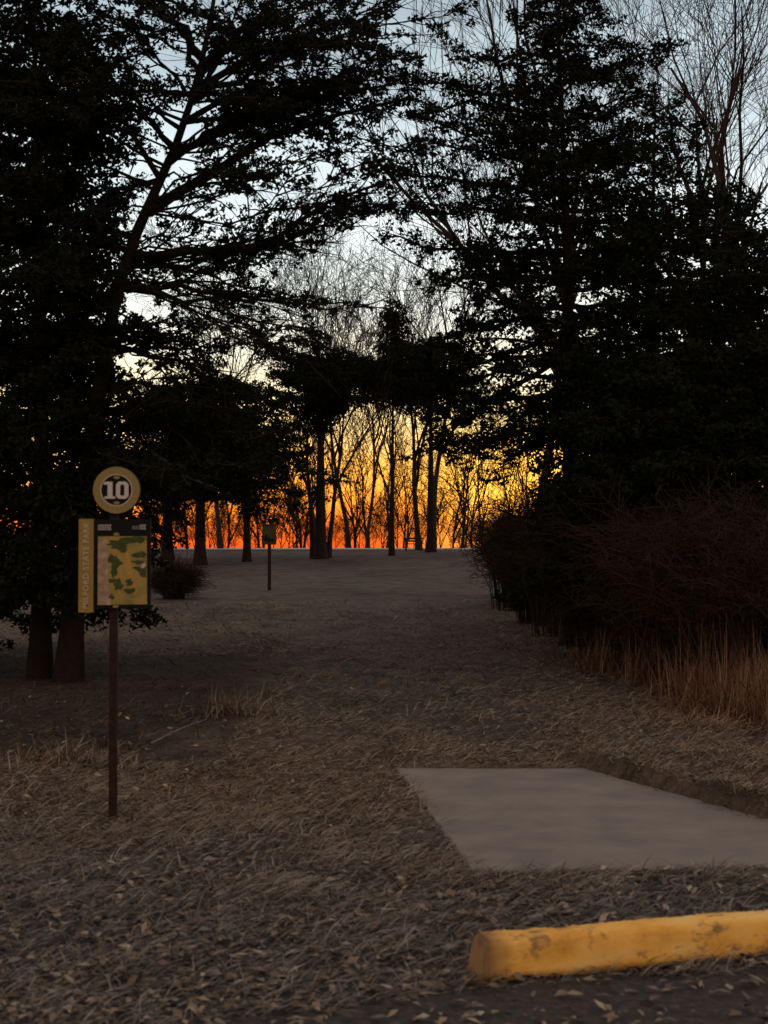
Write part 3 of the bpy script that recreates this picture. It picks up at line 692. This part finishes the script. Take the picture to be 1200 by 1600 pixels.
# tall tawny grass before the thicket
TAN = np.array([(.16, .085, .048), (.115, .058, .032), (.22, .135, .085), (.07, .038, .024)])
def tall(name, cx, cy, wx, wy, n, h, rng_, dark=1.0, lean=.28, pal=None):
    XY = np.stack([cx + rng_.normal(0, wx, n), cy + rng_.normal(0, wy, n)], 1)
    c = (TAN if pal is None else pal)[rng_.integers(0, 4, n)] * (.7 + .6 * rng_.random((n, 1))) * dark
    return blades(n, XY, h * (.45 + .65 * rng_.random(n)), .0028 + .003 * rng_.random(n), np.minimum(np.abs(rng_.normal(lean, .36, n)), 1.45), rng_, np.concatenate([c, np.ones((n, 1))], 1))
parts = []
for px, Yd, w_, n_, h_, le in [(1185, 12.7, .16, 260, .50, .3), (1150, 13.0, .12, 170, .62, .25), (1195, 13.6, .2, 260, .75, .3), (1120, 13.6, .14, 170, .42, .5), (1085, 14.2, .15, 190, .60, .35), (1040, 15.2, .14, 150, .44, .55), (1000, 16.2, .12, 150, .70, .3), (985, 16.8, .2, 120, .35, .7),
                           (940, 18.2, .15, 140, .55, .5), (1150, 14.6, .3, 230, .85, .25), (1095, 15.6, .3, 190, .85, .3), (1035, 17.0, .3, 170, .8, .35), (1215, 13.0, .2, 260, .8, .3), (1070, 14.6, .4, 200, .25, .9), (970, 17.2, .35, 160, .25, .9), (1165, 12.5, .35, 260, .24, .9), (1110, 13.2, .35, 220, .24, .9), (1210, 12.2, .3, 240, .3, .8), (905, 19.6, .25, 130, .35, .7), (860, 22, .3, 130, .35, .8), (1175, 13.2, .03, 26, 1.0, .08), (1128, 13.8, .03, 20, .9, .15), (1060, 15.0, .03, 20, .95, .1)]:
    parts.append(tall('g', (px - 600) / F * Yd, Yd, w_, w_ * .8, n_, h_, rg, 1.3, le + .3))
def join(parts):
    V = np.concatenate([p[0] for p in parts]); off = np.cumsum([0] + [len(p[0]) for p in parts[:-1]])
    return V, np.concatenate([p[1] + o for p, o in zip(parts, off)]), np.concatenate([p[2] for p in parts]), np.concatenate([p[3] for p in parts])
V, lf, sz, cc = join(parts)
tag(obj('tall_grass', mesh_np('tall_grass', V, lf, sz, M['grass'], colors=cc)), 'tall tawny dead grass along the foot of the bramble thicket', 'grass', kind='stuff')
def tuft(label, px, Yd, w_, n_, h_, dark=1.0, group=None, lean=.35, name='grass_tuft', pale=False):
    X = (px - 600) / F * Yd; base = np.array([X, Yd, float(gz(X, Yd))])
    V, lf, sz, cc = tall('t', X, Yd, w_, w_ * .7, n_, h_, rg, dark, lean, PAL[:4] if pale else None)
    root = empty(name, base); tag(root, label, 'grass', group)
    tag(obj('blades', mesh_np('blades', V - base, lf, sz, M['grass'], colors=cc), root), kind='stuff')
tuft('upright pale grass stalks standing tallest before the thicket', 1100, 15.0, .035, 46, 1.35, 1.1, lean=.05)
tuft('pale tuft of dead grass beside the foot of the number sign post', 112, 10.4, .20, 300, .26, .9, lean=.95, pale=True)
tuft('pale tuft of dead grass out in the open turf beyond the number sign', 362, 13.4, .16, 260, .36, .8, lean=.85, pale=True)
tuft('bent tuft of dead grass at the near end of the thicket where the turf begins', 940, 17.6, .16, 160, .62, 1.1, lean=.5)

# fallen sticks
def stick(label, a, b_, r_, z=.02, m='dead'):
    a = np.array([a[0], a[1], float(gz(a[0], a[1])) + z]); b_ = np.array([b_[0], b_[1], float(gz(b_[0], b_[1])) + z + .01])
    tb = Tubes(); pl = polyline([a, (a + b_) / 2 + (0.0, .03, .015), b_], 8) ; tb.add(pl, np.linspace(r_, r_ * .5, 8), 6)
    d = (b_ - a); q_ = pl[5]; tb.add(np.array([q_, q_ + d * .08 + (0, .05, .02), q_ + d * .16 + (0, .12, .03)]), np.array([r_ * .5, r_ * .4, r_ * .25]), 4)
    tag(obj('fallen_stick', tb.mesh('fallen_stick', M[m])), label, 'stick')
def gp(px, py):
    Y = CAMZ * F / (py - 860); return ((px - 600) / F * Y, Y)
stick('thin pale stick lying in the turf beyond the number sign post', gp(236, 1172), gp(322, 1138), .010, .05)
stick('long pale straw-thin stick on the verge behind the wheel stop end', gp(722, 1420), gp(856, 1392), .004, .035)
stick('short pale straw-thin stick on the verge, away from the wheel stop', gp(660, 1402), gp(722, 1394), .004, .035)

# ---------------------------------------------------------------- yellow concrete wheel stop
M['yellow'] = None
def stop_material():
    m = bpy.data.materials.new('worn_yellow_paint'); m.use_nodes = True; nt = m.node_tree; N = nt.nodes; L = nt.links
    b = N['Principled BSDF']; b.inputs['Roughness'].default_value = .75; b.inputs['Specular IOR Level'].default_value = .3
    t = N.new('ShaderNodeTexCoord')
    def noise(s, st=(1, 1, 1), d=7, r=.62):
        mp = N.new('ShaderNodeMapping'); mp.inputs['Scale'].default_value = st; L.new(t.outputs['Object'], mp.inputs[0])
        n = N.new('ShaderNodeTexNoise'); n.inputs['Scale'].default_value = s; n.inputs['Detail'].default_value = d; n.inputs['Roughness'].default_value = r; L.new(mp.outputs[0], n.inputs[0]); return n.outputs[0]
    def ramp(f, ss):
        r = N.new('ShaderNodeValToRGB'); e = r.color_ramp.elements
        e[0].position = ss[0][0]; e[0].color = (*ss[0][1], 1); e[1].position = ss[-1][0]; e[1].color = (*ss[-1][1], 1)
        for p_, c_ in ss[1:-1]: e.new(p_).color = (*c_, 1)
        L.new(f, r.inputs[0]); return r.outputs[0]
    col = ramp(noise(7, (.6, 1, 1.4)), [(.28, (.66, .29, .035)), (.5, (.90, .47, .085)), (.75, (.92, .60, .20))])
    wear = ramp(noise(9, (.7, 1, 1.2), 9, .7), [(.38, (1, 1, 1)), (.46, (0, 0, 0))])
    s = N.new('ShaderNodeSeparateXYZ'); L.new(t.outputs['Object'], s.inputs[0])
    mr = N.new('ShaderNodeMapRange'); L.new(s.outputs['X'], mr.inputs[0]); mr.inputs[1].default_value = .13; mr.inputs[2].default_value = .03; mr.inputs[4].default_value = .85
    ad = N.new('ShaderNodeMath'); ad.operation = 'MAXIMUM'; L.new(wear, ad.inputs[0]); ad.inputs[1].default_value = 0.0
    x = N.new('ShaderNodeMix'); x.data_type = 'RGBA'; L.new(ad.outputs[0], x.inputs['Factor']); L.new(col, x.inputs['A']); x.inputs['B'].default_value = (.34, .185, .07, 1)
    x2 = N.new('ShaderNodeMix'); x2.data_type = 'RGBA'; L.new(mr.outputs[0], x2.inputs['Factor']); L.new(x.outputs['Result'], x2.inputs['A']); x2.inputs['B'].default_value = (.15, .085, .05, 1)  # shade of the left end face put into the colour as dark brown
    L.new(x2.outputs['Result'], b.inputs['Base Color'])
    bp = N.new('ShaderNodeBump'); bp.inputs['Strength'].default_value = .5; bp.inputs['Distance'].default_value = .008
    L.new(noise(28), bp.inputs['Height']); L.new(bp.outputs[0], b.inputs['Normal'])
    return m
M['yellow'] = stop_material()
rg = R(9); nl = 150; LEN = 1.83
prof = np.array([(0, 0), (.003, .03), (.006, .06), (.010, .09), (.014, .118), (.024, .136), (.042, .142), (.075, .143), (.118, .142), (.134, .134), (.142, .11), (.15, 0)])
kx = np.r_[0, .012, .03, np.linspace(.06, LEN - .06, nl - 6), LEN - .03, LEN - .012, LEN]
sc_ = np.interp(kx, [0, .012, .03, .06, LEN - .06, LEN - .03, LEN - .012, LEN], [.90, .97, .99, 1, 1, .99, .97, .90])
V = []
chip = np.convolve(rg.normal(0, 1.6, nl + 8), np.ones(5) / 5, 'valid')[:nl]
lump = rg.normal(0, 1, (nl + 12, 15)); lump = sum(lump[a:a + nl, b:b + 12] for a in range(7) for b in range(3)) / 21 ** .5 * .0026
for cx_, w_, d_ in [(.10, .03, .016), (.33, .02, .009), (.71, .03, .012), (.98, .02, .010), (1.3, .03, .012)]:      # knocked-off bits of the top edge
    g_ = d_ * np.exp(-((kx - cx_) / w_) ** 2); lump[:, 4:7] -= g_[:, None] * np.array([-.6, -1, .3]) * -1
for i in range(nl):
    for j, (y, z) in enumerate(prof):
        yy = .075 + (y - .075) * (.92 + .08 * sc_[i]); zz = z * sc_[i]
        if j in (0, 11): zz = max(0, .010 * chip[i] + (.012 if abs(kx[i] - .62) < .06 or abs(kx[i] - 1.2) < .06 else 0))
        V.append((kx[i] + (.02 * z / .13 if i < 2 else 0), yy + rg.normal(0, .0012) + (lump[i, j] if 0 < j < 11 else 0), zz + (rg.normal(0, .001) + .7 * lump[i, min(11, j + 1)] if z > .1 else 0)))
m_ = len(prof)
Fs = [(i * m_ + j, (i + 1) * m_ + j, (i + 1) * m_ + j + 1, i * m_ + j + 1) for i in range(nl - 1) for j in range(m_ - 1)]
Fs += [tuple(range(m_))[::-1], tuple((nl - 1) * m_ + j for j in range(m_))]
Fs += [(i * m_, i * m_ + m_ - 1, (i + 1) * m_ + m_ - 1, (i + 1) * m_) for i in range(nl - 1)]
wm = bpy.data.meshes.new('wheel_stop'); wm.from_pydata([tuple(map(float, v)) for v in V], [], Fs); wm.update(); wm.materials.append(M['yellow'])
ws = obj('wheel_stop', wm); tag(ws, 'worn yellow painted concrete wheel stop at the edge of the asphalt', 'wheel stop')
for p_ in wm.polygons: p_.use_smooth = len(p_.vertices) == 4
ws.location = (.335, 5.14, .008); ws.rotation_euler[2] = ANG * .98

# ---------------------------------------------------------------- tee sign
M['black'] = mat('sign_black', (.008, .008, .008), .6, spec=.12)
M['gold'] = mat('sign_gold', (.30, .215, .075), .6, noise=60, stops=[(.3, (.24, .165, .055)), (.7, (.36, .265, .10))])
M['cream'] = mat('sign_cream', (.52, .42, .30), .6)
M['white'] = mat('sign_white', (.62, .54, .48), .6)
M['mustard'] = mat('strip_mustard', (.33, .215, .045), .6, noise=8, stops=[(.3, (.27, .175, .038)), (.7, (.38, .25, .055))])
M['rust'] = mat('rusty_post', (.034, .016, .012), .9, noise=20, bump=(60, .3, .004))
def map_material():
    m = bpy.data.materials.new('map_print'); m.use_nodes = True; nt = m.node_tree; N = nt.nodes; L = nt.links
    b = N['Principled BSDF']; b.inputs['Roughness'].default_value = .55
    t = N.new('ShaderNodeTexCoord'); mp = N.new('ShaderNodeMapping'); mp.inputs['Location'].default_value = (3.1, 0, 1.7); L.new(t.outputs['Object'], mp.inputs[0])
    n = N.new('ShaderNodeTexNoise'); n.inputs['Scale'].default_value = 6; n.inputs['Detail'].default_value = 4; L.new(mp.outputs[0], n.inputs[0])
    r = N.new('ShaderNodeValToRGB'); e = r.color_ramp.elements
    e[0].position = .36; e[0].color = (.19, .18, .03, 1); e[1].position = .66; e[1].color = (.42, .27, .06, 1)
    e.new(.5).color = (.33, .235, .045, 1)
    L.new(n.outputs[0], r.inputs[0]); L.new(r.outputs[0], b.inputs['Base Color']); return m
M['map'] = map_material()
M['woods'] = mat('map_woods', (.055, .075, .018), .6, noise=40, stops=[(.3, (.035, .05, .012)), (.7, (.08, .095, .025))])
M['pinkish'] = mat('map_legend', (.40, .265, .17), .6, noise=30)
M['fairway'] = mat('map_fairway', (.48, .27, .06), .6)

YS = 1.5 * F / (1283 - 860)                     # the post stands here
PXM = YS / F                                    # metres per photograph pixel at the sign
sgn = empty('tee_sign', foot(177, YS))
tag(sgn, 'tee sign on a thin post with a round number plate over a course map', 'sign')
S0 = sgn.location.copy()
def sx_(px): return (px - 177) * PXM
def sz_(py): return P(177, py, YS)[2] - S0.z
# post: a square tube, slightly behind the panels
Shape().box(-.022, .022, .012, .050, -.3, sz_(742)).build('post', M['rust'], sgn, .003)
# back board behind the map
bb = Shape().box(sx_(148), sx_(236), -.010, .0095, sz_(951), sz_(812)).build('panel', M['black'], sgn, .003)
# the vertical name strip
st = Shape().box(sx_(124), sx_(147), -.016, .006, sz_(957), sz_(811)).build('name_strip', M['mustard'], sgn, .002)
def text_mesh(body, size, mat_, depth=.001):
    cu = bpy.data.curves.new('lettering', 'FONT'); cu.body = body; cu.size = size; cu.extrude = depth; cu.align_x = 'CENTER'; cu.align_y = 'CENTER'; cu.space_character = 1.12; cu.offset = size * .02
    o = bpy.data.objects.new('lettering_tmp', cu); COL.objects.link(o)
    bpy.context.view_layer.update()
    me = bpy.data.meshes.new_from_object(o.evaluated_get(bpy.context.evaluated_depsgraph_get())); bpy.data.objects.remove(o); bpy.data.curves.remove(cu)
    me.materials.clear(); me.materials.append(mat_); return me
tm = text_mesh('MILFORD STATE PARK', .044, M['cream'])
w0 = max(v.co.x for v in tm.vertices) - min(v.co.x for v in tm.vertices)
k = (134 * PXM) / w0
for v in tm.vertices:
    x, y, z = v.co; x *= k; y *= 1.0
    v.co = (-y, -z, x)                           # reads upwards along the strip
to = obj('lettering', tm, st); to.location = (sx_(136), -.0185, (sz_(957) + sz_(811)) / 2)
# round plate
plate = Shape().prism(ell(0, 0, .1525 * 1.0, .1525, 64), -.012, .010).build('number_plate', M['black'], sgn)
plate.location = (sx_(182.5), 0, sz_(766)); RP = 37 * PXM
sc1 = RP / .1525; plate.scale = (sc1, 1, sc1)
Shape().ring(.105, .150, -.017, -.0125).build('gold_ring', M['gold'], plate)
Shape().ring(.097, .1045, -.0175, -.0125).build('inner_ring', M['cream'], plate)
def block(name, polys, m, par, y0=-.0175, y1=-.0125):
    s = Shape()
    for p_ in polys: s.prism(p_, y0, y1)
    return s.build(name, m, par)
U = .155 / 37 * 1.0                              # plate units per photograph pixel
one = [(-19.5, 11), (-17, 13), (-6, 13), (-6, -9.5), (-1.8, -9.5), (-1.8, -13.2), (-18, -13.2), (-18, -9.5), (-13.5, -9.5), (-13.5, 8.5), (-19.5, 8.5)]
block('digit_one', [[(x * U, z * U) for x, z in one][::-1]], M['white'], plate)
def zero_outline(w, h, c): return [(-w + c, h), (w - c, h), (w, h - c), (w, -h + c), (w - c, -h), (-w + c, -h), (-w, -h + c), (-w, h - c)]
zo = [(9.0 * U + x * U, -.1 * U + z * U) for x, z in zero_outline(9.6, 13.2, 4.2)]; zi = [(9.0 * U + x * U, -.1 * U + z * U) for x, z in zero_outline(3.3, 8.6, 1.6)]
zs = Shape(); n = 8
zs.add([(x, -.0175, z) for x, z in zo] + [(x, -.0175, z) for x, z in zi] + [(x, -.0125, z) for x, z in zo] + [(x, -.0125, z) for x, z in zi],
       [(i, (i + 1) % n, n + (i + 1) % n, n + i) for i in range(n)] + [(i, 2*n + i, 2*n + (i+1) % n, (i+1) % n) for i in range(n)] + [(n + i, n + (i+1) % n, 3*n + (i+1) % n, 3*n + i) for i in range(n)])
zs.build('digit_zero', M['white'], plate)
block('stud', [ell(.3 * U, 19.3 * U, 4.6 * U, 2.4 * U)], M['gold'], plate)
block('stud', [ell(.3 * U, -19.6 * U, 4.6 * U, 2.4 * U)], M['gold'], plate)
# printed map on the panel
def mp_(px, py): return (sx_(px), sz_(py))
def patch(name, pts, m, par, y0, y1): return block(name, [[mp_(*p_) for p_ in pts]], m, par, y0, y1)
mo = patch('course_map', [(154, 838), (230, 838), (231, 944), (154, 945)], M['map'], sgn, -.0135, -.0105)
patch('legend_strip', [(154, 842), (168, 842), (171, 880), (171, 920), (175, 945), (154, 945)][::1], M['pinkish'], mo, -.0150, -.0138)
patch('fairway_strip', [(197, 862), (203, 860), (206, 885), (212, 910), (216, 925), (210, 930), (203, 905), (196, 885)], M['fairway'], mo, -.0150, -.0138)
rg = R(15)
for cx_, cy_, rx, ry in [(187, 851, 17, 6), (191, 858, 7, 5), (205, 843, 16, 5), (217, 842, 9, 6), (175, 872, 5, 8), (181, 882, 6, 10), (186, 880, 5, 3), (180, 895, 4, 8), (219, 867, 11, 5), (217, 878, 10, 3), (222, 889, 14, 5), (226, 897, 8, 5), (177, 907, 6, 4), (185, 914, 7, 8), (204, 909, 6, 6), (206, 923, 9, 4), (176, 932, 4, 4)]:
    pts = []
    for i in range(14):
        a = -i * 2 * math.pi / 14; k = 1 + .22 * rg.normal()
        pts.append((min(229.5, max(155, cx_ + rx * k * math.cos(a))), min(944, max(838.5, cy_ - ry * k * math.sin(a)))))
    patch('map_wood', pts[::-1], M['woods'], mo, -.0152 - .0002 * rg.random(), -.0138)
patch('map_mark', [(222, 882), (227, 879), (229, 884), (226, 888), (221, 887)], M['cream'], mo, -.0162, -.0156)
# worn white print above the map: rows of little bars
def bars(name, x0, x1, y0, y1, nb, m, par):
    s = Shape(); a = sx_(x0); b_ = sx_(x1); za, zb = sz_(y1), sz_(y0); w_ = (b_ - a) / nb
    for i in range(nb):
        s.box(a + i * w_, a + (i + .62) * w_, -.0118, -.0104, za, zb)
    s.box(a, b_, -.0120, -.0104, zb - .004, zb + .001); s.box(a, b_, -.0120, -.0104, za - .001, za + .004)
    o = s.build(name, m, par); o['kind'] = 'stuff'; return o
M['print'] = mat('worn_print', (.34, .30, .29), .6); M['print2'] = mat('faint_print', (.16, .14, .14), .6)
bars('worn_print', 154, 175, 820, 828, 6, M['print'], bb); bars('worn_print', 219, 229, 820, 827, 3, M['print'], bb); bars('faint_print', 207, 218, 822, 827, 4, M['print2'], bb)
block('clip', [[mp_(*p_) for p_ in [(178, 837), (179, 833), (183, 832), (187, 834), (188, 837)]][::-1]], M['gold'], bb, -.016, -.0104)
block('clip', [[mp_(*p_) for p_ in [(178, 945.5), (187, 945.5), (185, 949.5), (178, 949.5)]][::-1]], M['gold'], bb, -.016, -.0104)

# ---------------------------------------------------------------- small board on a post out in the field
YB = 39.5
b2 = empty('board_sign', foot(421, YB)); tag(b2, 'small dark board on a thin post far out in the field', 'sign')
K = YB / F; z0 = b2.location.z
def zb(py): return P(421, py, YB)[2] - z0
Shape().box(-.045, .045, -.01, .05, -.2, zb(822)).build('post', M['rust'], b2, .004)
M['board'] = mat('weathered_board', (.06, .055, .03), .8, noise=10)
Shape().box(-.19, .19, -.05, -.012, zb(851), zb(821)).build('board', M['board'], b2, .006)
Shape().box(-.21, .21, -.055, -.004, zb(821), zb(819)).build('cap_rail', M['rust'], b2, .003)

# a low bench by the twin trunks
bn = empty('bench', foot(646, 70.5)); tag(bn, 'small low dark bench at the foot of the tree forking low', 'bench')
M['wood'] = mat('weathered_wood', (.05, .04, .032), .9, noise=8)
for x in (-.36, .36): Shape().box(x - .04, x + .04, -.18, .18, -.1, .30).build('leg', M['wood'], bn, .004)
for k_, y in enumerate((-.17, -.03, .11)): Shape().box(-.48, .48, y - .062, y + .062, .305, .345).build('slat', M['wood'], bn, .004)
for x in (-.36, .36): Shape().box(x - .03, x + .03, .182, .235, .0, .62).build('back_post', M['wood'], bn, .004)
for z in (.42, .54): Shape().box(-.48, .48, .150, .180, z, z + .09).build('back_slat', M['wood'], bn, .004)
